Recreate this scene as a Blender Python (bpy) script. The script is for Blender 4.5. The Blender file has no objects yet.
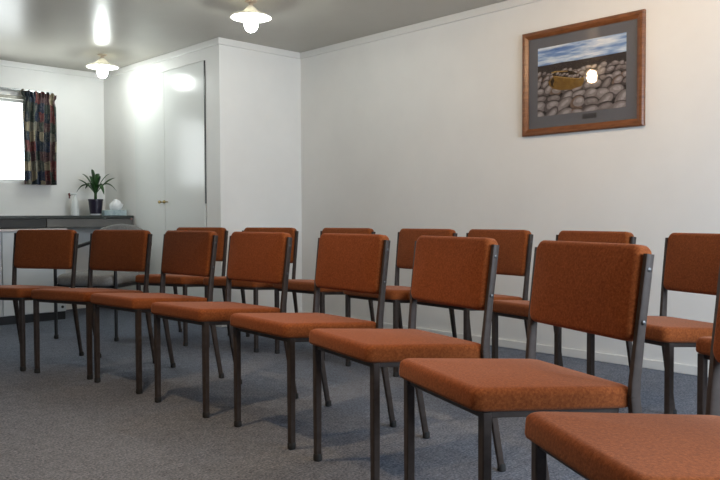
import bpy, bmesh, math, random
from mathutils import Vector, Matrix
random.seed(7)
S = bpy.context.scene
C = S.collection
PI = math.pi

# ------------------------------------------------------------------ helpers
def obj(name, bm, mats, parent=None, smooth=False, auto=None):
    me = bpy.data.meshes.new(name)
    bmesh.ops.recalc_face_normals(bm, faces=bm.faces)
    bm.to_mesh(me); bm.free()
    for m in (mats if isinstance(mats, (list, tuple)) else [mats]):
        me.materials.append(m)
    if smooth:
        for p in me.polygons: p.use_smooth = True
        if auto:
            me.set_sharp_from_angle(angle=math.radians(auto))
    o = bpy.data.objects.new(name, me); C.objects.link(o)
    if parent: o.parent = parent
    return o
def thing(name, label, cat, loc=(0, 0, 0), rz=0, group=None):
    o = bpy.data.objects.new(name, None); C.objects.link(o)
    o.empty_display_size = .1
    o.location = loc; o.rotation_euler = (0, 0, rz)
    tag(o, label, cat, group); return o
def tag(o, label, cat, group=None):
    o['label'] = label; o['category'] = cat
    if group: o['group'] = group
    return o
def struct(name, bm, m, parent=None, **k):
    o = obj(name, bm, m, parent, **k)
    if parent is None: o['kind'] = 'structure'
    return o
def dup(root, loc, rz, label):
    r = root.copy(); C.objects.link(r); r.location = loc; r.rotation_euler = (0, 0, rz); r['label'] = label
    for ch in list(root.children):
        c = ch.copy(); C.objects.link(c); c.parent = r
        for g in list(ch.children):
            d = g.copy(); C.objects.link(d); d.parent = c
    return r
def NB(): return bmesh.new()
def box(bm, x0, x1, y0, y1, z0, z1, bev=0, seg=2, mi=0, mat=None):
    M = Matrix.Translation(((x0+x1)/2, (y0+y1)/2, (z0+z1)/2)) @ Matrix.Diagonal((x1-x0, y1-y0, z1-z0, 1))
    g = bmesh.ops.create_cube(bm, size=1, matrix=M)
    vs = g['verts']
    if bev:
        es = list({e for v in vs for e in v.link_edges})
        r = bmesh.ops.bevel(bm, geom=es, offset=bev, segments=seg, affect='EDGES', profile=.5)
        vs = list({v for f in r['faces'] for v in f.verts} | {v for v in vs if v.is_valid})
    for f in {f for v in vs for f in v.link_faces}: f.material_index = mi
    if mat is not None: bmesh.ops.transform(bm, matrix=mat, verts=vs)
    return vs
def loft(bm, rings, cap=True, closed=True, mi=0):
    L = [[bm.verts.new(p) for p in r] for r in rings]
    n = len(L[0])
    for a, b in zip(L[:-1], L[1:]):
        for i in range(n if closed else n-1):
            f = bm.faces.new((a[i], a[(i+1) % n], b[(i+1) % n], b[i])); f.material_index = mi
    if cap:
        f = bm.faces.new(L[0][::-1]); f.material_index = mi
        f = bm.faces.new(L[-1]); f.material_index = mi
    return L
def lathe(bm, prof, n=32, cx=0, cy=0, mi=0, cap=True):
    return loft(bm, [[(cx+r*math.cos(2*PI*i/n), cy+r*math.sin(2*PI*i/n), z) for i in range(n)] for r, z in prof], cap=cap, mi=mi)
def tube(bm, pts, w, d=None, n=4, up=(0, 1, 0), rot=PI/4, taper=None):
    """sweep a regular n-gon (n=4: rectangle w x d) along pts"""
    pts = [Vector(p) for p in pts]; d = d or w
    rings = []
    for i, p in enumerate(pts):
        t = (pts[min(i+1, len(pts)-1)] - pts[max(i-1, 0)]).normalized()
        u = Vector(up); u = (u - t*u.dot(t)).normalized(); v = t.cross(u)
        s = taper[i] if taper else 1
        if n == 4:
            c = .22
            prof = [(-.5+c*.5,-.5),(.5-c*.5,-.5),(.5,-.5+c*.5),(.5,.5-c*.5),(.5-c*.5,.5),(-.5+c*.5,.5),(-.5,.5-c*.5),(-.5,-.5+c*.5)]
            rings.append([p + v*(a*w*s) + u*(b*d*s) for a, b in prof])
        else:
            rings.append([p + v*(math.cos(2*PI*k/n)*w/2*s) + u*(math.sin(2*PI*k/n)*d/2*s) for k in range(n)])
    return loft(bm, rings)
def rrect(hx, hy, r, z, cx=0, cy=0, k=6):
    r = max(min(r, hx*.98, hy*.98), .001); out = []
    for sx, sy, a0 in ((1, 1, 0), (-1, 1, PI/2), (-1, -1, PI), (1, -1, 1.5*PI)):
        for i in range(k+1):
            a = a0 + PI/2*i/k
            out.append((cx+sx*(hx-r)+r*math.cos(a), cy+sy*(hy-r)+r*math.sin(a), z))
    return out
def pad(bm, hx, hy, t, r, edge, crown, cx=0, cy=0, z0=0, M=None):
    """upholstered pad: rounded rectangle, rolled edges, crowned top"""
    rings = [rrect(hx-edge*.6, hy-edge*.6, r, z0, cx, cy), rrect(hx-edge*.12, hy-edge*.12, r, z0+edge*.25, cx, cy)]
    ts = t-crown
    rings.append(rrect(hx, hy, r, z0+edge*.6, cx, cy))
    for i in range(0, 7):
        a = PI/2*i/6
        rings.append(rrect(hx-edge*(1-math.cos(a)), hy-edge*(1-math.cos(a)), r, z0+ts-edge*(1-math.sin(a)), cx, cy))
    m = min(hx, hy)-edge
    for f in (.06, .15, .3, .5, .75, .95):
        rings.append(rrect(hx-edge-m*f, hy-edge-m*f, r*(1-f), z0+ts+crown*(1-(1-f)**2), cx, cy))
    if M is not None: rings = [[M @ Vector(p) for p in q] for q in rings]
    return loft(bm, rings)

# ------------------------------------------------------------------ materials
def mat(name, col, rough=.6, metal=0, spec=.5):
    m = bpy.data.materials.new(name); m.use_nodes = True
    b = m.node_tree.nodes['Principled BSDF']
    b.inputs['Base Color'].default_value = (*col, 1); b.inputs['Roughness'].default_value = rough
    b.inputs['Metallic'].default_value = metal; b.inputs['Specular IOR Level'].default_value = spec
    return m
def nodes(m): return m.node_tree.nodes, m.node_tree.links, m.node_tree.nodes['Principled BSDF']
def noise_col(m, stops, scale=50, detail=4, bump=0, coord='Object', dist=.002, rough=.6, stretch=None):
    N, L, b = nodes(m)
    tc = N.new('ShaderNodeTexCoord'); nz = N.new('ShaderNodeTexNoise'); cr = N.new('ShaderNodeValToRGB')
    nz.inputs['Scale'].default_value = scale; nz.inputs['Detail'].default_value = detail; nz.inputs['Roughness'].default_value = rough
    src = tc.outputs[coord]
    if stretch:
        mp = N.new('ShaderNodeMapping'); mp.inputs['Scale'].default_value = stretch
        L.new(src, mp.inputs[0]); src = mp.outputs[0]
    L.new(src, nz.inputs['Vector']); L.new(nz.outputs['Fac'], cr.inputs[0])
    e = cr.color_ramp.elements
    while len(e) < len(stops): e.new(.5)
    for k, (p, c) in enumerate(stops): e[k].position = p; e[k].color = (*c, 1)
    L.new(cr.outputs[0], b.inputs['Base Color'])
    if bump:
        bp = N.new('ShaderNodeBump'); bp.inputs['Strength'].default_value = bump; bp.inputs['Distance'].default_value = dist
        L.new(nz.outputs['Fac'], bp.inputs['Height']); L.new(bp.outputs[0], b.inputs['Normal'])
    return m, nz, cr

WALLC = (.785, .775, .745)
m_wall = mat('wall_paint', WALLC, .5, spec=.3)
noise_col(m_wall, [(.3, tuple(c*.98 for c in WALLC)), (.7, tuple(min(1, c*1.02) for c in WALLC))], 3, 3, .05)
m_trim = mat('trim_white', (.76, .75, .72), .4)
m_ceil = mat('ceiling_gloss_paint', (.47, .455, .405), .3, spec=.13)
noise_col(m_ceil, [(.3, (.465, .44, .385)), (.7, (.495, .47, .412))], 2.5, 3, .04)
m_door = mat('door_gloss_white', (.80, .81, .78), .19, spec=.22)
m_carpet = mat('carpet', (.1, .1, .12), .95, spec=.1)
def carpet():
    N, L, b = nodes(m_carpet)
    tc = N.new('ShaderNodeTexCoord')
    a = N.new('ShaderNodeTexNoise'); a.inputs['Scale'].default_value = 105; a.inputs['Detail'].default_value = 5; a.inputs['Roughness'].default_value = .75
    c = N.new('ShaderNodeTexNoise'); c.inputs['Scale'].default_value = 22; c.inputs['Detail'].default_value = 6; c.inputs['Roughness'].default_value = .7
    d = N.new('ShaderNodeTexNoise'); d.inputs['Scale'].default_value = 1.2; d.inputs['Detail'].default_value = 3
    for n in (a, c, d): L.new(tc.outputs['Object'], n.inputs['Vector'])
    m1 = N.new('ShaderNodeMath'); m1.operation = 'MULTIPLY_ADD'; L.new(a.outputs['Fac'], m1.inputs[0]); m1.inputs[1].default_value = .72
    m2 = N.new('ShaderNodeMath'); m2.operation = 'MULTIPLY'; L.new(c.outputs['Fac'], m2.inputs[0]); m2.inputs[1].default_value = .20
    L.new(m2.outputs[0], m1.inputs[2])
    m3 = N.new('ShaderNodeMath'); m3.operation = 'MULTIPLY_ADD'; L.new(d.outputs['Fac'], m3.inputs[0]); m3.inputs[1].default_value = .08; L.new(m1.outputs[0], m3.inputs[2])
    cr = N.new('ShaderNodeValToRGB'); L.new(m3.outputs[0], cr.inputs[0])
    e = cr.color_ramp.elements; e[0].position = .39; e[0].color = (.048, .057, .077, 1); e[1].position = .61; e[1].color = (.232, .26, .318, 1)
    L.new(cr.outputs[0], b.inputs['Base Color'])
    bp = N.new('ShaderNodeBump'); bp.inputs['Strength'].default_value = .5; bp.inputs['Distance'].default_value = .004
    L.new(m1.outputs[0], bp.inputs['Height']); L.new(bp.outputs[0], b.inputs['Normal'])
carpet()
m_fab = mat('rust_fabric', (.3, .1, .04), .9, spec=.15)
noise_col(m_fab, [(.34, (.135, .031, .006)), (.5, (.205, .052, .0115)), (.66, (.285, .080, .021))], 150, 6, .4, dist=.0015, rough=.72)
nodes(m_fab)[2].inputs['Sheen Weight'].default_value = .21
nodes(m_fab)[2].inputs['Sheen Tint'].default_value = (.9, .52, .38, 1)
m_metal = mat('grey_brown_steel', (.034, .028, .026), .5, .1, .35)
noise_col(m_metal, [(.3, (.040, .029, .024)), (.7, (.056, .042, .036))], 40, 3)
m_rub = mat('black_rubber', (.012, .012, .012), .7)
m_bolt = mat('bolt_steel', (.10, .10, .10), .4, .8)
m_blk = mat('black_metal', (.012, .012, .013), .4)
m_gfab = mat('grey_fabric', (.2, .2, .2), .95, spec=.1)
noise_col(m_gfab, [(.3, (.19, .19, .185)), (.7, (.29, .29, .285))], 90, 5, .3)
m_wood = mat('frame_wood', (.2, .07, .025), .35)
noise_col(m_wood, [(.3, (.11, .036, .011)), (.5, (.18, .063, .02)), (.75, (.24, .088, .031))], 14, 6, .05, stretch=(1, 1, 6))
m_mat = mat('mount_board', (.13, .13, .142), .9)
m_bench = mat('bench_laminate', (.03, .034, .03), .35)
noise_col(m_bench, [(.35, (.022, .027, .023)), (.65, (.036, .042, .036))], 60, 3)
m_apron = mat('apron_paint', (.12, .115, .105), .5)
m_apron_dk = mat('drawer_dark', (.016, .015, .014), .5)
m_cab = mat('cupboard_white', (.66, .69, .70), .4)
m_cabtop = mat('cupboard_top', (.62, .56, .54), .4)
m_brass = mat('brass', (.42, .31, .13), .3, .9)
m_pot = mat('dark_purple_glaze', (.018, .014, .03), .3)
m_soil = mat('soil', (.02, .013, .008), .95)
noise_col(m_soil, [(.3, (.01, .007, .004)), (.7, (.04, .026, .016))], 120, 4, .6)
m_leaf = mat('leaf_green', (.03, .09, .02), .4)
noise_col(m_leaf, [(.3, (.012, .052, .012)), (.6, (.035, .105, .022)), (.8, (.07, .15, .04))], 25, 3)
m_cer = mat('white_ceramic', (.75, .75, .76), .25)
m_tbox = mat('tissue_box_card', (.36, .46, .48), .6)
noise_col(m_tbox, [(.4, (.30, .40, .43)), (.6, (.43, .53, .54))], 30, 2)
m_tis = mat('tissue_paper', (.85, .86, .86), .9)
m_bott = mat('white_plastic', (.72, .74, .72), .35)
m_noz = mat('red_brown_plastic', (.16, .05, .045), .4)
m_rail = mat('rail_beige', (.36, .34, .28), .4)
m_rail_gr = mat('rail_grey', (.22, .23, .23), .3, .6)
m_upvc = mat('window_frame_white', (.75, .76, .75), .35)

def glass(name, tint=(1, 1, 1), ior=1.45, rough=.0):
    m = bpy.data.materials.new(name); m.use_nodes = True
    N, L = m.node_tree.nodes, m.node_tree.links; N.clear()
    o = N.new('ShaderNodeOutputMaterial'); mx = N.new('ShaderNodeMixShader'); f = N.new('ShaderNodeLayerWeight')
    pw = N.new('ShaderNodeMath'); pw.operation = 'POWER'; pw.inputs[1].default_value = 5; L.new(f.outputs['Facing'], pw.inputs[0])
    r0 = ((ior-1)/(ior+1))**2
    ma = N.new('ShaderNodeMath'); ma.operation = 'MULTIPLY_ADD'; ma.inputs[1].default_value = 1-r0; ma.inputs[2].default_value = r0; L.new(pw.outputs[0], ma.inputs[0])
    t = N.new('ShaderNodeBsdfTransparent'); t.inputs[0].default_value = (*tint, 1); g = N.new('ShaderNodeBsdfGlossy'); g.inputs['Roughness'].default_value = rough
    L.new(ma.outputs[0], mx.inputs[0]); L.new(t.outputs[0], mx.inputs[1]); L.new(g.outputs[0], mx.inputs[2]); L.new(mx.outputs[0], o.inputs[0])
    return m
m_pane = glass('window_glass')
m_pglass = glass('picture_glass', ior=1.5, rough=.03)

def emis(name, col, st):
    m = bpy.data.materials.new(name); m.use_nodes = True
    N, L = m.node_tree.nodes, m.node_tree.links; N.clear()
    o = N.new('ShaderNodeOutputMaterial'); e = N.new('ShaderNodeEmission'); e.inputs[0].default_value = (*col, 1); e.inputs[1].default_value = st
    L.new(e.outputs[0], o.inputs[0]); return m
COOL = (.93, 1, .97); WARM = (1, .70, .42)
m_bulb = emis('bulb_cool_white', COOL, 130)
m_bulbw = emis('bulb_warm_white', WARM, 85)
m_bulbf = emis('bulb_amber_white', (1, .72, .46), 480)
m_bulbn = emis('bulb_soft_white', (1, .70, .42), 265)
def opal(name, k):
    m = bpy.data.materials.new(name); m.use_nodes = True
    N, L = m.node_tree.nodes, m.node_tree.links; N.clear()
    o = N.new('ShaderNodeOutputMaterial'); d = N.new('ShaderNodeBsdfDiffuse'); t = N.new('ShaderNodeBsdfTranslucent'); g = N.new('ShaderNodeBsdfGlossy')
    d.inputs[0].default_value = (.82, .80, .74, 1); t.inputs[0].default_value = (.80, .76, .66, 1); g.inputs['Roughness'].default_value = .1
    a = N.new('ShaderNodeMixShader'); a.inputs[0].default_value = k; b = N.new('ShaderNodeMixShader'); b.inputs[0].default_value = .05
    L.new(d.outputs[0], a.inputs[1]); L.new(t.outputs[0], a.inputs[2]); L.new(a.outputs[0], b.inputs[1]); L.new(g.outputs[0], b.inputs[2]); L.new(b.outputs[0], o.inputs[0])
    return m
m_opal = opal('opal_glass', .33); m_opalw = opal('thin_opal_glass', .9)

# ------------------------------------------------------------------ the room
XR, YC, XC, YB, ZC = 4.242, 5.160, 3.396, 7.247, 2.3415
XL, YR = -4.7, -1.25
T = .12
bm = NB(); box(bm, XL-T, XR+T, YR-T, YB+T, -.1, 0); struct('floor', bm, m_carpet)
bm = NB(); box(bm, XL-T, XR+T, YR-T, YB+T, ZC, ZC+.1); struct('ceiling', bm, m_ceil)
bm = NB(); box(bm, XR, XR+T, YR, YC+.08, 0, ZC); struct('wall_right', bm, m_wall)
bm = NB(); box(bm, XC+.08, XR, YC, YC+.08, 0, ZC); struct('wall_return', bm, m_wall)
# far wall with its window opening
WX0, WX1, WZ0, WZ1 = 1.30, 2.68, 1.220, 2.008
bm = NB()
box(bm, XL, WX0, YB, YB+T, 0, ZC); box(bm, WX1, XC+.5, YB, YB+T, 0, ZC)
box(bm, WX0, WX1, YB, YB+T, 0, WZ0); box(bm, WX0, WX1, YB, YB+T, WZ1, ZC)
struct('wall_far', bm, m_wall)
# closet front wall with a door opening
DY0, DY1, DYM, DZ = 5.368, 6.60, 6.042, 2.195
bm = NB()
box(bm, XC, XC+.08, YC, DY0, 0, ZC); box(bm, XC, XC+.08, DY1, YB, 0, ZC); box(bm, XC, XC+.08, DY0, DY1, DZ, ZC)
struct('wall_closet', bm, m_wall)
bm = NB(); box(bm, XC+.075, XC+.08, DY0, DY1, 0, DZ); struct('wall_closet_shade', bm, m_blk)  # black sheet behind the doors stands in for the shade inside the closet
def door(n, y0, y1, ky):
    bm = NB(); box(bm, XC-.004, XC+.03, y0, y1, .012, DZ-.004, .002, 1)
    d = struct('door_%d' % n, bm, m_door)
    bm = NB()
    rings = []
    for r, x in ((.006, -.004), (.006, -.022), (.013, -.030), (.015, -.04), (.011, -.047), (.003, -.049)):
        rings.append([(XC+x, ky+r*math.cos(2*PI*i/16), 1.034+r*math.sin(2*PI*i/16)) for i in range(16)])
    loft(bm, rings); k = obj('knob', bm, m_brass, d, True); k['label'] = 'small brass knob'
    return d
d1 = door(1, DY0+.021, DYM-.0015, DYM-.042)
d2 = door(2, DYM+.0015, DY1-.004, DYM+.042)
bm = NB(); box(bm, XC-.006, XC+.02, DY0+.001, DY0+.017, 1.09, DZ-.004, .002, 1); o = obj('edge_strip', bm, m_blk, d1); o['label'] = 'black strip along the hinge edge'
for z in (.25, 1.05):
    bm = NB(); box(bm, XC-.006, XC+.006, DY0+.003, DY0+.018, z-.04, z+.04, .002, 1); obj('hinge', bm, m_bolt, d1)
# rear and left walls, each with a window for the daylight
bm = NB()
RX0, RX1, RZ0, RZ1 = .95, 3.6, .75, 2.0
box(bm, XL, RX0, YR-T, YR, 0, ZC); box(bm, RX1, XR, YR-T, YR, 0, ZC)
box(bm, RX0, RX1, YR-T, YR, 0, RZ0); box(bm, RX0, RX1, YR-T, YR, RZ1, ZC)
struct('wall_rear', bm, m_wall)
bm = NB()
box(bm, XL-T, XL, YR, YB, 0, ZC)
struct('wall_left', bm, m_wall)
def window(n, a0, a1, z0, z1, pos, axis, outward, mull):
    """frame ring + pane; axis 'x': lies in a y=pos plane"""
    def bx(bm, p0, p1, q0, q1, zz0, zz1, **k):
        if axis == 'x': box(bm, p0, p1, q0, q1, zz0, zz1, **k)
        else: box(bm, q0, q1, p0, p1, zz0, zz1, **k)
    q0, q1 = sorted((pos+outward*.03, pos+outward*.08)); w = .035
    bm = NB()
    bx(bm, a0, a1, q0, q1, z0, z0+w, bev=.004); bx(bm, a0, a1, q0, q1, z1-w, z1, bev=.004)
    bx(bm, a0, a0+w, q0, q1, z0+w, z1-w, bev=.004); bx(bm, a1-w, a1, q0, q1, z0+w, z1-w, bev=.004)
    for m_ in mull: bx(bm, m_-.02, m_+.02, q0, q1, z0+w, z1-w, bev=.004)
    o = struct('window_%d' % n, bm, m_upvc)
    bm = NB(); qm = (q0+q1)/2; bx(bm, a0+w, a1-w, qm-.002, qm+.002, z0+w, z1-w); obj('pane', bm, m_pane, o)
    return o
window(1, WX0, WX1, WZ0, WZ1, YB, 'x', 1, [])
window(2, RX0, RX1, RZ0, RZ1, YR, 'x', -1, [2.28])
# cornice battens and skirting
ch, cd = .054, .018
bm = NB(); box(bm, XR-cd, XR, YR, YC, ZC-ch, ZC, .004, 2); struct('trim_1', bm, m_trim)
bm = NB(); box(bm, XC-cd, XR-cd, YC-cd, YC, ZC-ch, ZC, .004, 2); struct('trim_2', bm, m_trim)
bm = NB(); box(bm, XC-cd, XC, YC, YB-cd, ZC-ch, ZC, .004, 2); struct('trim_3', bm, m_trim)
bm = NB(); box(bm, XL, XC-cd, YB-cd, YB, ZC-ch, ZC, .004, 2); struct('trim_4', bm, m_trim)
bh, bd = .054, .014
bm = NB(); box(bm, XR-bd, XR, YR, YC, 0, bh, .004, 2); struct('baseboard_right', bm, m_trim)
bm = NB(); box(bm, XC-bd, XR-bd, YC-bd, YC, 0, bh, .004, 2); struct('baseboard_return', bm, m_trim)
bm = NB(); box(bm, XC-bd, XC, YC, DY0, 0, bh, .004, 2); struct('baseboard_closet', bm, m_trim)
bm = NB(); box(bm, XL, XC, YB-bd, YB, 0, bh, .004, 2); struct('baseboard_far', bm, m_trim)

# ------------------------------------------------------------------ stacking chairs
CHG = 'rust fabric chairs set out in two curved rows'
def make_chair():
    t = thing('conference_chair', '-', 'chair', group=CHG)
    TS = Matrix.Translation((0, 0, .434)) @ Matrix.Rotation(math.radians(4.6), 4, 'Y') @ Matrix.Translation((0, 0, -.434))
    bm = NB(); pad(bm, .240, .217, .068, .026, .019, .010, cx=.204, z0=.429, M=TS)
    obj('seat', bm, m_fab, t, True)
    bm = NB()
    for y in (-.19, .19): box(bm, .0, .41, y-.009, y+.009, .412, .431, .002, 1, mat=TS)
    for x in (.004, .40): box(bm, x-.009, x+.009, -.19, .19, .412, .431, .002, 1, mat=TS)
    obj('seat_frame', bm, m_metal, t)
    for s in (1, -1):
        bm = NB(); tube(bm, [(0, s*.203, .02), (0, s*.203, .2), (0, s*.203, .429)], .025, .025, taper=[.92, 1, 1])
        l = obj('leg', bm, m_metal, t, True, 35)
        bm = NB(); lathe(bm, [(.013, 0), (.0165, .003), (.0165, .022), (.0135, .027)], 12, 0, s*.203); obj('rubber_foot', bm, m_rub, l, True, 35)
    for s in (1, -1):
        bm = NB(); tube(bm, [(.502, s*.228, .015), (.469, s*.227, .19), (.437, s*.225, .38), (.432, s*.2245, .43)], .026, .016, taper=[.85, .95, 1.2, 1.15])
        l = obj('leg', bm, m_metal, t, True, 35)
        bm = NB(); lathe(bm, [(.012, 0), (.0155, .003), (.0145, .022), (.012, .027)], 12, .504, s*.228); obj('rubber_foot', bm, m_rub, l, True, 35)
        P_ = [(.432, s*.2245, .43), (.434, s*.225, .47), (.445, s*.229, .59), (.470, s*.2335, .795)]
        bm = NB(); tube(bm, P_, .026, .016, taper=[1.15, 1.1, 1, .95])
        p = obj('back_post', bm, m_metal, t, True, 35)
        for zz in (.755, .62):
            xx = .445+.025*(zz-.59)/.205; yy = s*(.2315+.008)
            bm = NB(); loft(bm, [[(xx+r*math.cos(2*PI*i/10), yy+s*d, zz+r*math.sin(2*PI*i/10)) for i in range(10)] for r, d in ((.006, -.001), (.006, .002), (.003, .0035))])
            obj('bolt', bm, m_bolt, p, True, 40)
    # back cushion: its thickness points towards the sitter
    tilt = math.radians(7.5)
    M = Matrix.Translation((.456, 0, .692)) @ Matrix.Rotation(tilt, 4, 'Y') @ Matrix(((0, 0, -1, .031), (0, 1, 0, 0), (1, 0, 0, 0), (0, 0, 0, 1)))
    bm = NB(); pad(bm, .127, .2195, .066, .028, .018, .008, M=M)
    obj('backrest', bm, m_fab, t, True)
    return t
CHAIRS = [
 (1.493, 4.682, 30.0, 'rust fabric chair at the far left end of the front row'),
 (1.704, 4.199, 20.7, 'rust fabric chair second from the left in the front row, before the grey armchair'),
 (1.790, 3.705, 5.0, 'rust fabric chair third from the left in the front row'),
 (1.795, 3.072, 2.0, 'rust fabric chair fourth from the left in the front row'),
 (1.805, 2.448, -4.3, 'rust fabric chair fifth from the left in the front row'),
 (1.723, 1.873, -13.7, 'rust fabric chair sixth from the left in the front row'),
 (1.511, 1.257, -21.4, 'large near rust chair with whole back in view, seventh in the front row'),
 (1.235, 0.684, -31.3, 'nearest rust chair, only its seat and front leg showing at bottom right'),
 (2.639, 4.766, 22.1, 'rust fabric chair at the left end of the back row, before the closet doors'),
 (2.858, 4.229, 18.9, 'rust fabric chair second from the left in the back row'),
 (3.012, 3.695, 5.9, 'rust fabric chair third from the left in the back row'),
 (3.032, 3.063, -1.9, 'rust fabric chair fourth from the left in the back row'),
 (3.051, 2.570, -5.9, 'rust fabric chair fifth from the left in the back row'),
 (2.955, 1.968, -11.7, 'back row rust chair directly below the framed picture, mostly hidden by a near chair'),
 (2.766, 1.372, -18.6, "rust chair before the bare right wall, second from the back row's right end"),
 (2.523, 0.809, -12.3, 'rust chair at the right end of the back row, only a seat corner showing'),
]
proto = make_chair()
for i, (x, y, a, lab) in enumerate(CHAIRS):
    if i == 0:
        proto.location = (x, y, 0); proto.rotation_euler = (0, 0, math.radians(a)); proto['label'] = lab
    else: dup(proto, (x, y, 0), math.radians(a), lab)

# ------------------------------------------------------------------ grey armchair
g = thing('armchair', 'grey fabric armchair with black metal arms behind the front row', 'chair', (2.334, 5.326, 0), math.radians(31.4))
bm = NB(); pad(bm, .225, .24, .105, .07, .04, .02, cx=.178, z0=.398); obj('seat', bm, m_gfab, g, True)
M = Matrix.Translation((.452, 0, .528)) @ Matrix.Rotation(.13, 4, 'Y') @ Matrix(((0, 0, -1, .02), (0, 1, 0, 0), (1, 0, 0, .16), (0, 0, 0, 1)))
bm = NB()
def arch(hx, hy, z):
    out = []
    for i in range(36):
        a = 2*PI*i/36; c, s_ = math.cos(a), math.sin(a)
        p = 2.05
        k = (abs(c)**p+abs(s_)**p)**(-1/p)
        out.append(M @ Vector((hx*c*k*(1.0 if c > 0 else .92), hy*s_*k, z)))
    return out
loft(bm, [arch(.14, .25, 0), arch(.155, .265, .008), arch(.16, .27, .025), arch(.155, .265, .044), arch(.135, .245, .055), arch(.07, .15, .06), arch(.01, .02, .061)])
obj('backrest', bm, m_gfab, g, True)
for s in (1, -1):
    bm = NB()
    tube(bm, [(0, s*.252, .02), (0, s*.252, .3), (0, s*.252, .55)], .024, n=12, up=(0, 1, 0))
    l = obj('leg', bm, m_blk, g, True, 40)
    bm = NB(); lathe(bm, [(.013, 0), (.016, .003), (.016, .024), (.013, .028)], 12, 0, s*.252); obj('rubber_foot', bm, m_rub, l, True, 35)
    bm = NB(); tube(bm, [(.49, s*.24, .02), (.46, s*.24, .25), (.43, s*.24, .42), (.47, s*.235, .62), (.485, s*.22, .68)], .024, n=12)
    l = obj('leg', bm, m_blk, g, True, 40)
    bm = NB(); lathe(bm, [(.013, 0), (.016, .003), (.016, .024), (.013, .028)], 12, .49, s*.24); obj('rubber_foot', bm, m_rub, l, True, 35)
    bm = NB(); tube(bm, [(0, s*.252, .55), (.012, s*.252, .60), (.06, s*.252, .628), (.25, s*.255, .668), (.43, s*.245, .70), (.475, s*.225, .705)], .03, .024, n=12)
    obj('armrest', bm, m_blk, g, True, 40)
bm = NB(); box(bm, -.02, .43, -.25, -.23, .385, .405); box(bm, -.02, .43, .23, .25, .385, .405); box(bm, .41, .43, -.23, .23, .385, .405); box(bm, 0, .02, -.23, .23, .385, .405)
obj('seat_frame', bm, m_blk, g)

# ------------------------------------------------------------------ bench, cupboard
BF = 6.64; BZ = .9153
b = thing('wall_bench', 'long dark bench top along the far wall under the window', 'bench', (2.6, 7.0, 0))
def inb(bm, o=(2.6, 7.0, 0)): bmesh.ops.translate(bm, verts=bm.verts, vec=[-v for v in o]); return bm
bm = NB(); box(bm, XL+.01, XC-.002, BF, YB-.001, BZ-.028, BZ, .004, 2); obj('bench_top', inb(bm), m_bench, b)
bm = NB(); box(bm, XL+.01, XC-.005, YB-.05, YB-.001, .82, BZ-.028); box(bm, XL+.01, XC-.004, BF+.03, BF+.05, .812, BZ-.028); obj('bench_frame', inb(bm), m_apron, b)
def drawer(x0, x1, m, kx):
    bm = NB(); box(bm, x0, x1, BF+.008, BF+.028, .810, BZ-.030, .002, 1); d = obj('drawer', inb(bm), m, b)
    bm = NB(); loft(bm, [[(kx+r*math.cos(2*PI*i/12), BF+.008-q, .882+r*math.sin(2*PI*i/12)) for i in range(12)] for r, q in ((.006, 0), (.006, .01), (.011, .014), (.009, .022), (.002, .024))])
    k = obj('knob', inb(bm), m_knob, d, True)
m_knob = mat('pink_knob', (.42, .25, .22), .4)
drawer(1.85, 2.572, m_apron_dk, 2.0); drawer(2.577, XC-.006, m_apron, XC-.031); drawer(1.1, 1.845, m_apron_dk, 1.5)
c = thing('cupboard', 'low white cupboard with pale top and black plinth under the dark bench', 'cupboard', (2.20, 6.85, 0))
cb = lambda bm: inb(bm, (2.20, 6.85, 0))
CX0, CX1, CY0, CY1 = 1.62, 2.70, 6.555, 7.12
bm = NB(); box(bm, CX0, CX1, CY0+.02, CY1, .07, .780); obj('body', cb(bm), m_cab, c)
bm = NB(); box(bm, CX0-.012, CX1+.012, CY0-.015, CY1, .780, .802, .004, 2); obj('top', cb(bm), m_cabtop, c)
bm = NB(); box(bm, CX0+.005, CX1-.005, CY0+.015, CY1-.02, 0, .07); obj('plinth', cb(bm), m_blk, c)
for x0, x1 in ((CX0+.002, 2.160), (2.170, CX1-.002)):
    bm = NB(); box(bm, x0, x1, CY0, CY0+.018, .075, .774, .003, 2); d = obj('door', cb(bm), m_cab, c)
    if x0 > 2:
        bm = NB(); loft(bm, [[(2.665+r*math.cos(2*PI*i/12), CY0-q, .112+r*math.sin(2*PI*i/12)) for i in range(12)] for r, q in ((.012, 0), (.012, .004), (.006, .006))]); obj('door_stop', cb(bm), m_blk, d, True, 40)

# ------------------------------------------------------------------ plant, saucer, tissue box, bottle on the bench
PX, PY = 3.165, 6.96
s = NB(); lathe(s, [(.04, 0), (.054, .004), (.066, .016), (.063, .018), (.05, .008), (.002, .007)], 28)
o = obj('saucer', s, m_cer, None, True); o.location = (PX, PY, BZ); tag(o, 'white saucer under the dark pot of the spiky plant', 'saucer')
p = thing('potted_plant', 'spiky green plant in a small dark pot on the bench', 'plant', (PX, PY, BZ+.0085))
bm = NB(); lathe(bm, [(.049, 0), (.053, .003), (.067, .135), (.070, .137), (.070, .15), (.064, .15), (.058, .128), (.002, .127)], 28); obj('pot', bm, m_pot, p, True, 40)
bm = NB(); lathe(bm, [(.0575, .122), (.0575, .132), (.03, .136), (.002, .137)], 20); obj('soil', bm, m_soil, p, True)
bm = NB(); lathe(bm, [(.015, .13), (.013, .2), (.014, .25), (.005, .26)], 10); obj('stem', bm, m_leaf, p, True)
vr = Vector((math.sin(math.radians(60)), -math.cos(math.radians(60)), 0)) # towards image right
vb = Vector((math.cos(math.radians(60)), math.sin(math.radians(60)), 0))  # away from the camera
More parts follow.
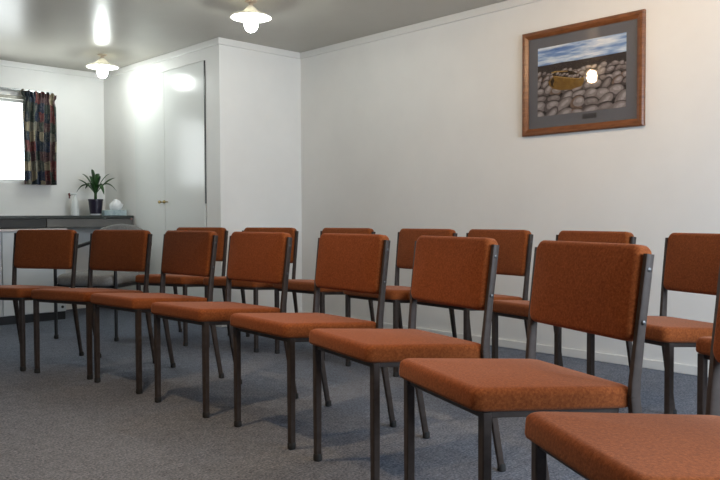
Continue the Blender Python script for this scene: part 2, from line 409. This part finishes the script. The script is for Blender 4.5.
LV = [ # lateral, depth, base z, peak height, tip height, width
 (-.125, .03, .20, .40, .395, .034), (-.15, -.03, .19, .345, .335, .032), (-.175, .02, .18, .29, .215, .03), (-.10, .06, .18, .285, .25, .03),
 (-.03, -.02, .22, .42, .435, .04), (.02, .05, .22, .39, .40, .034), (.13, .02, .20, .395, .395, .034), (.185, -.02, .19, .345, .355, .032),
 (.195, .03, .18, .30, .225, .03), (.085, -.07, .18, .285, .19, .034), (.065, .09, .18, .30, .205, .03), (-.07, -.09, .18, .30, .255, .03), (.05, -.03, .2, .36, .37, .034), (-.055, .03, .2, .37, .375, .034)]
for la, de, bz, pk, tz, w in LV:
    dirv = vr*la + vb*de; R = dirv.length; dn = dirv.normalized(); sd = Vector((-dn.y, dn.x, 0))
    n = 9; rings = []
    for i in range(n+1):
        t_ = i/n
        q = dn*(R*t_**1.1)
        z = (1-t_)**2*bz + 2*t_*(1-t_)*(2*pk-.5*(bz+tz)) + t_**2*tz
        if tz >= pk-.012: z = bz + (tz-bz)*(1-(1-t_)**1.6)
        ww = w*.78*(.45+1.1*t_)*(1 if t_ < .5 else (1-((t_-.5)/.5)**1.8)) + .0008
        c0 = Vector((q.x, q.y, z))
        rings.append([c0-sd*ww+Vector((0, 0, .18*ww)), c0-Vector((0, 0, .3*ww)), c0+sd*ww+Vector((0, 0, .18*ww)), c0+Vector((0, 0, .0012-.3*ww))])
    bm = NB(); loft(bm, rings); obj('leaf', bm, m_leaf, p, True)
t = thing('tissue_box', 'pale blue tissue box with a white tissue pulled up beside the plant', 'tissue box', (3.29, 6.83, BZ), math.radians(-12))
bm = NB(); box(bm, -.105, .105, -.055, .055, 0, .052, .004, 2); obj('box', bm, m_tbox, t)
bm = NB()
rings = []
for k, (r, z) in enumerate(((.032, .05), (.042, .075), (.048, .10), (.034, .13), (.014, .15))):
    rings.append([(.015+r*(1+.28*math.sin(3*a+k*.6)+.18*math.cos(5*a-k))*math.cos(a)*1.15, r*.7*(1+.3*math.sin(4*a+k))*math.sin(a), z+.010*math.sin(2*a+k) if k else z) for a in [2*PI*i/28 for i in range(28)]])
loft(bm, rings); obj('tissue', bm, m_tis, t, True)
t = thing('spray_bottle', 'tall white plastic bottle with a red-brown nozzle left of the plant', 'bottle', (3.01, 7.07, BZ))
bm = NB(); lathe(bm, [(.028, 0), (.034, .004), (.035, .02), (.034, .09), (.029, .13), (.018, .165), (.013, .18), (.013, .185)], 24); obj('body', bm, m_bott, t, True, 40)
bm = NB(); tube(bm, [(.004, 0, .182), (.004, 0, .205)], .026, n=14, up=(1, 0, 0)); tube(bm, [(.016, -.01, .205), (-.01, .004, .207), (-.04, .02, .203)], .024, .02, n=10, up=(0, 0, 1)); obj('spray_head', bm, m_bott, t, True, 40)
bm = NB(); tube(bm, [(-.036, .018, .204), (-.05, .027, .199)], .026, .032, n=12, up=(0, 0, 1)); tube(bm, [(-.043, .022, .196), (-.044, .022, .165)], .014, .01, n=8, up=(0, 1, 0)); obj('nozzle', bm, m_noz, t, True, 40)

# ------------------------------------------------------------------ curtain and rail
r = thing('curtain_rail', 'slim grey curtain rail across the top of the bright window', 'rail', (2.1, YB-.05, 2.072))
bm = NB(); box(bm, 1.15-2.1, 2.86-2.1, -.012, .006, -.002, .014, .002, 1); obj('track', bm, m_rail_gr, r)
bm = NB(); box(bm, 1.15-2.1, 2.84-2.1, .006, .046, -.078, -.05, .003, 1); obj('valance_strip', bm, m_rail, r)
for x in (1.3, 2.2, 2.8):
    bm = NB(); box(bm, x-2.1-.01, x-2.1+.01, .0, .05, -.06, .012, .002, 1); obj('bracket', bm, m_rail_gr, r)
m_cur = mat('plaid_curtain', (.05, .05, .05), .95, spec=.1)
def plaid():
    N, L, b_ = nodes(m_cur)
    uv = N.new('ShaderNodeUVMap'); sp = N.new('ShaderNodeSeparateXYZ')
    wz = N.new('ShaderNodeTexNoise'); wz.inputs['Scale'].default_value = 14; wz.inputs['Detail'].default_value = 3; L.new(uv.outputs[0], wz.inputs['Vector'])
    va = N.new('ShaderNodeVectorMath'); va.operation = 'MULTIPLY_ADD'; L.new(wz.outputs['Color'], va.inputs[0]); va.inputs[1].default_value = (.10, .07, 0); L.new(uv.outputs[0], va.inputs[2]); L.new(va.outputs[0], sp.inputs[0])
    def mul(src, k, off=0):
        n = N.new('ShaderNodeMath'); n.operation = 'MULTIPLY_ADD'; L.new(src, n.inputs[0]); n.inputs[1].default_value = k; n.inputs[2].default_value = off; return n.outputs[0]
    def fl(src):
        n = N.new('ShaderNodeMath'); n.operation = 'FLOOR'; L.new(src, n.inputs[0]); return n.outputs[0]
    cb_ = N.new('ShaderNodeCombineXYZ'); L.new(fl(mul(sp.outputs[0], 7, .3)), cb_.inputs[0]); L.new(fl(mul(sp.outputs[1], 11, .2)), cb_.inputs[1])
    wn = N.new('ShaderNodeTexWhiteNoise'); wn.noise_dimensions = '2D'; L.new(cb_.outputs[0], wn.inputs['Vector'])
    cr = N.new('ShaderNodeValToRGB'); cr.color_ramp.interpolation = 'CONSTANT'; L.new(wn.outputs['Value'], cr.inputs[0])
    pal = [(0, (.028, .038, .048)), (.2, (.13, .042, .042)), (.36, (.05, .06, .052)), (.52, (.25, .21, .14)), (.62, (.030, .040, .066)), (.78, (.09, .052, .055)), (.9, (.16, .15, .12))]
    e = cr.color_ramp.elements
    while len(e) < len(pal): e.new(.5)
    for k, (q, col) in enumerate(pal): e[k].position = q; e[k].color = (*col, 1)
    def streak(sx, sy):
        mp = N.new('ShaderNodeMapping'); mp.inputs['Scale'].default_value = (sx, sy, 1); L.new(uv.outputs[0], mp.inputs[0])
        nz = N.new('ShaderNodeTexNoise'); nz.inputs['Scale'].default_value = 1; nz.inputs['Detail'].default_value = 3; L.new(mp.outputs[0], nz.inputs['Vector'])
        r_ = N.new('ShaderNodeMapRange'); r_.inputs[1].default_value = .56; r_.inputs[2].default_value = .74; L.new(nz.outputs['Fac'], r_.inputs[0]); return r_.outputs[0]
    prev = cr.outputs[0]
    for (sx, sy), col, f in (((46, 9), (.34, .30, .23), .75), ((8, 70), (.012, .02, .03), .8), ((70, 60), (.26, .24, .20), .55)):
        mx = N.new('ShaderNodeMix'); mx.data_type = 'RGBA'
        k = mul(streak(sx, sy), f); L.new(k, mx.inputs[0]); L.new(prev, mx.inputs[6]); mx.inputs[7].default_value = (*col, 1); prev = mx.outputs[2]
    L.new(prev, b_.inputs['Base Color'])
plaid()
cu = thing('curtain', 'short dark plaid curtain gathered at the right of the bright window', 'curtain', (2.722, YB-.108, 1.207))
def curtain_bm():
    bm = NB(); uvl = bm.loops.layers.uv.new('UVMap')
    nx, zs = 110, [0, .004, .06, .15, .28, .42, .56, .66, .73, .77, .79, .805, .825, .845, .868]
    G = []
    for z in zs:
        row = []
        tz = z/.868
        for i in range(nx+1):
            t_ = i/nx
            hw = .150 - .012*math.exp(-((z-.793)/.03)**2) + (.010 if z > .815 else 0)
            x = -hw + 2*hw*t_ + .006*math.sin(5*t_+z*6)
            amp = .030*(1-.55*tz) if z < .765 else .012
            ph = 2*PI*t_*(5.0 if z < .765 else 5.0) + .5*math.sin(z*4) + .6*math.sin(7*t_)
            y = amp*math.sin(ph) + .3*amp*math.sin(2.3*ph+1)
            if z > .805: y += .012*math.sin(2*PI*t_*13+1)
            row.append((x, y, z + (.012*math.sin(2*PI*t_*6) if z > .86 else 0) - .012*t_*(1 if z > .76 else 0)))
        G.append(row)
    for off in (0, .003):
        V = [[bm.verts.new((x, y+off, z)) for x, y, z in row] for row in G]
        for j in range(len(zs)-1):
            for i in range(nx):
                f = bm.faces.new((V[j][i], V[j][i+1], V[j+1][i+1], V[j+1][i]))
                for lp, (a, c_) in zip(f.loops, ((i, j), (i+1, j), (i+1, j+1), (i, j+1))): lp[uvl].uv = (a/nx, zs[c_])
    return bm
o = obj('cloth', curtain_bm(), m_cur, cu, True)
o.modifiers.clear()

# ------------------------------------------------------------------ framed picture
Y0, Y1, Z0, Z1 = 2.005, 2.838, 1.419, 2.091
pc = thing('framed_picture', 'framed painting of boulders and a wooden boat in a brown wood frame', 'picture', (XR, (Y0+Y1)/2, (Z0+Z1)/2))
pcT = lambda bm: inb(bm, (XR, (Y0+Y1)/2, (Z0+Z1)/2))
fw_ = .045
bm = NB()
def mitre(a, b_, c_, d_):  # outer a,b inner c,d -> bevelled moulding bar
    prof = [(0, -.001), (0, -.022), (.18, -.03), (.55, -.03), (1, -.016), (1, -.001)]
    r1 = [(XR+x, a[0]+(c_[0]-a[0])*u, a[1]+(c_[1]-a[1])*u) for u, x in prof]
    r2 = [(XR+x, b_[0]+(d_[0]-b_[0])*u, b_[1]+(d_[1]-b_[1])*u) for u, x in prof]
    loft(bm, [r1, r2])
O_ = [(Y0, Z0), (Y1, Z0), (Y1, Z1), (Y0, Z1)]; I_ = [(Y0+fw_, Z0+fw_), (Y1-fw_, Z0+fw_), (Y1-fw_, Z1-fw_), (Y0+fw_, Z1-fw_)]
for k in range(4): mitre(O_[k], O_[(k+1) % 4], I_[k], I_[(k+1) % 4])
obj('frame', pcT(bm), m_wood, pc)
bm = NB(); box(bm, XR-.009, XR-.002, Y0+fw_-.005, Y1-fw_+.005, Z0+fw_-.005, Z1-fw_+.005); obj('mount', pcT(bm), m_mat, pc)
bm = NB(); box(bm, XR-.0147, XR-.0132, Y0+fw_-.003, Y1-fw_+.003, Z0+fw_-.003, Z1-fw_+.003); obj('glass', pcT(bm), m_pglass, pc)
AY0, AY1, AZ0, AZ1 = 2.12, 2.726, 1.540, 1.980
# the painted image: a flat sheet of coloured pieces (u to the right, v up)
def rgb(r, g_, b_): return tuple(((v/255+.055)/1.055)**2.4 if v > 10 else v/3294 for v in (r, g_, b_))
artm = {}
def am(name, col, var=.12, sc=60, st=None):
    if name != 'dark': col = tuple(c*k for c, k in zip(col, (.56, .55, .56)))
    m = mat('paint_'+name, col, .8, spec=.1)
    noise_col(m, [(.3, tuple(c*(1-var) for c in col)), (.7, tuple(min(1, c*(1+var)) for c in col))], sc, 4, stretch=st)
    return m
PAL = [am('dark', rgb(40, 34, 32)), None, am('band', rgb(74, 66, 64)), am('boat', rgb(158, 122, 56), .25), am('boat_dark', rgb(62, 44, 20), .25), am('boat_light', rgb(205, 170, 100)),
       am('stone_a', rgb(122, 113, 110), .2), am('stone_b', rgb(156, 147, 143), .2), am('stone_c', rgb(98, 89, 87), .2), am('stone_light', rgb(212, 205, 202), .15), am('stone_mid', rgb(180, 172, 169), .15), am('stone_brown', rgb(146, 124, 108), .2)]
sky = mat('paint_sky', (.2, .3, .5), .8, spec=.1)
_, nz, cr = noise_col(sky, [(.30, rgb(72, 104, 160)), (.44, rgb(118, 148, 196)), (.54, rgb(180, 200, 222)), (.64, rgb(232, 236, 240)), (.8, rgb(146, 168, 202))], 1, 4, stretch=(1, 3.2, 26))
PAL[1] = sky
bm = NB()
AW, AH = AY1-AY0, AZ1-AZ0
def P3(u, v, d): return (XR-.0092-d, AY1-u*AW, AZ0+v*AH)
def poly(pts, mi, d):
    f = bm.faces.new([bm.verts.new(P3(u, v, d)) for u, v in pts]); f.material_index = mi
def clampp(pts): return [(min(max(u, 0), 1), min(max(v, 0), 1)) for u, v in pts]
def blob(cu_, cv_, a, b_, rot, mi, d, n=18, wob=.06, seed=0):
    rd = random.Random(seed); ph = rd.random()*6
    out = []
    for i in range(n):
        t_ = 2*PI*i/n; k = 1+wob*math.sin(2*t_+ph)+wob*.6*math.sin(3*t_+2*ph)
        x, y = a*k*math.cos(t_), b_*k*math.sin(t_)
        out.append((cu_+(x*math.cos(rot)-y*math.sin(rot))*AH/AW, cv_+x*math.sin(rot)+y*math.cos(rot)))
    poly(clampp(out), mi, d)
poly([(0, 0), (1, 0), (1, 1), (0, 1)], 0, 0)
poly([(0, .74), (1, .74), (1, 1), (0, 1)], 1, .0002)
poly([(0, .56), (1, .60), (1, .745), (.6, .735), (.3, .745), (0, .735)], 2, .0003)
def stone(u, v, a, b_, rot, d, seed):
    rd = random.Random(seed); base = rd.choice([6, 6, 7, 8, 11, 7])
    blob(u, v, a*1.06, b_*1.08, rot, 0, d, seed=seed)
    blob(u, v, a, b_, rot, base, d+.00004, seed=seed)
    blob(u-.006*0+.1*a, v+.18*b_, a*.74, b_*.66, rot, 10 if base != 8 else 7, d+.00008, seed=seed)
    blob(u+.14*a, v+.36*b_, a*.44, b_*.30, rot, 9 if base != 8 else 10, d+.00012, seed=seed)
rs = random.Random(5); k = 0
rows = [(.60, .042, 1), (.53, .056, 1), (.445, .066, 1), (.35, .080, 1), (.235, .098, 1), (.115, .112, 1), (-.01, .118, 1)]
for v, sz, _ in rows:
    u = rs.uniform(-.03, .03)
    while u < 1.04:
        a = sz*rs.uniform(.95, 1.5); b_ = sz*rs.uniform(.68, .95)
        stone(u, v+rs.uniform(-.02, .02), a, b_, rs.uniform(-.1, .9), .0004+k*.000018, k+10); k += 1
        u += a*AH/AW*rs.uniform(1.35, 1.7)
dB = .0004+k*.000018+.0002
boat = [(.13, .49), (.145, .43), (.20, .375), (.28, .345), (.40, .335), (.52, .365), (.545, .42), (.55, .475), (.50, .52), (.36, .575), (.22, .60), (.17, .595), (.19, .56), (.155, .52)]
poly(boat, 3, dB)
poly([(.175, .59), (.215, .545), (.33, .51), (.47, .475), (.55, .475), (.50, .535), (.40, .60), (.34, .625), (.22, .62)], 4, dB+.0001)
for i in range(11):
    stone(.24+.027*i+rs.uniform(-.01, .01), .585-.009*i+rs.uniform(-.015, .02), .028, .021, rs.uniform(0, 1), dB+.0002+i*.00001, 400+i)
poly([(.17, .605), (.215, .612), (.36, .60), (.36, .612), (.215, .635), (.17, .625)], 5, dB+.0004)
poly([(.19, .565), (.22, .545), (.34, .505), (.48, .47), (.55, .468), (.55, .48), (.47, .485), (.34, .522), (.225, .56)], 5, dB+.0004)
poly([(.155, .50), (.19, .545), (.205, .50), (.185, .44), (.2, .40), (.165, .43)], 4, dB+.0003)
o = obj('artwork', pcT(bm), PAL, pc)
bm = NB(); box(bm, XR-.0105, XR-.009, 2.310, 2.404, 1.496, 1.526); obj('title_plate', pcT(bm), mat('plate', (.045, .042, .045), .5), pc)

# ------------------------------------------------------------------ ceiling lamps
def make_lamp(label, loc, bulbm, m_sh=None):
    l = thing('ceiling_lamp', label, 'lamp', loc, 0, 'opal glass ceiling lamps'); l.scale = (.93, .93, .98)
    bm = NB(); lathe(bm, [(.045, 0), (.045, -.008), (.03, -.014), (.016, -.018), (.016, -.03), (.02, -.032), (.02, -.04)], 24); obj('fitting', bm, m_brassf, l, True, 40)
    bm = NB(); prof = [(.020, -.034), (.034, -.046), (.052, -.064), (.068, -.078), (.095, -.088), (.128, -.098), (.145, -.108), (.147, -.112)]
    lathe(bm, prof + [(r-.003, z-.003) for r, z in prof[::-1]], 48, cap=False)
    obj('shade', bm, m_sh or m_opal, l, True)
    bm = NB(); lathe(bm, [(.016, -.04), (.018, -.085), (.024, -.095)], 20); obj('socket', bm, m_cer, l, True, 40)
    bm = NB(); lathe(bm, [(.022, -.095), (.036, -.108), (.048, -.135), (.05, -.16), (.042, -.188), (.024, -.206), (.004, -.212)], 24); obj('bulb', bm, bulbm, l, True)
    return l
m_brassf = mat('lamp_fitting', (.5, .42, .34), .3, .6)
make_lamp('white glass ceiling lamp nearer the camera, at the top edge left of centre', (2.985, 4.15, ZC), m_bulb)
make_lamp('white glass ceiling lamp above the bench corner, left of the closet doors', (2.99, 6.40, ZC), m_bulb)
make_lamp('warm glass ceiling lamp over the rows of chairs, seen only mirrored in the picture glass', (2.04, 3.55, ZC), m_bulbw, m_opalw)
make_lamp('warm glass ceiling lamp near the right wall, above the frame', (3.02, 1.90, ZC), m_bulbn)
def fill_downlight(label, x, y, p):  # unseen spot in a can, added to warm the front row of chairs
    d = thing('fill_downlight', label, 'lamp', (x, y, ZC), 0, 'added downlights out of view')
    bm = NB(); lathe(bm, [(.002, 0), (.07, 0), (.07, -.12), (.066, -.123), (.062, -.12), (.06, -.03), (.002, -.028)], 32); obj('can', bm, m_trim, d, True, 40)
    l = bpy.data.lights.new('fill_spot', 'SPOT'); l.spot_size = math.radians(100); l.spot_blend = .45; l.color = (1, .69, .40); l.energy = p; l.shadow_soft_size = .035
    o = bpy.data.objects.new('fill_spot', l); C.objects.link(o); o.location = (x, y, ZC-.11)
fill_downlight('added white can light over the open carpet, farther from the rear window', 1.08, 2.6, 70)
fill_downlight('added white can light over the open carpet, nearer the rear window', .95, 1.25, 40)

# ------------------------------------------------------------------ daylight and camera
w = bpy.data.worlds.new('sky'); S.world = w; w.use_nodes = True
w.node_tree.nodes['Background'].inputs[0].default_value = (.86, .93, 1, 1)
w.node_tree.nodes['Background'].inputs[1].default_value = 3.0
def area(name, loc, rot, sx, sy, col, p):
    l = bpy.data.lights.new(name, 'AREA'); l.shape = 'RECTANGLE'; l.size = sx; l.size_y = sy; l.color = col; l.energy = p
    o = bpy.data.objects.new(name, l); C.objects.link(o); o.location = loc; o.rotation_euler = rot
area('daylight_far', (2.0, YB+T+.05, 1.62), (-PI/2, 0, 0), 1.35, .76, (.94, 1, .97), 18)
area('daylight_rear', (2.28, YR-T-.05, 1.38), (PI/2, 0, 0), 2.6, 1.2, (.70, .84, 1), 118)

f_px = 748.27
cam = bpy.data.cameras.new('camera'); co = bpy.data.objects.new('camera', cam); C.objects.link(co)
cam.sensor_fit = 'HORIZONTAL'; cam.sensor_width = 36; cam.lens = f_px*36/720
az, th, ro = math.radians(46.119), math.radians(1.756), math.radians(-.215)
fwd = Vector((math.cos(az)*math.cos(th), math.sin(az)*math.cos(th), -math.sin(th))); rt = Vector((math.sin(az), -math.cos(az), 0)); up = rt.cross(fwd)
rt, up = rt*math.cos(ro)+up*math.sin(ro), up*math.cos(ro)-rt*math.sin(ro)
co.matrix_world = Matrix(((rt.x, up.x, -fwd.x, 0), (rt.y, up.y, -fwd.y, 0), (rt.z, up.z, -fwd.z, .8925), (0, 0, 0, 1)))
cam.clip_start = .05
S.camera = co
S.view_settings.view_transform = 'Standard'; S.view_settings.look = 'None'; S.view_settings.gamma = 1; S.view_settings.use_curve_mapping = False
S.view_settings.exposure = .1
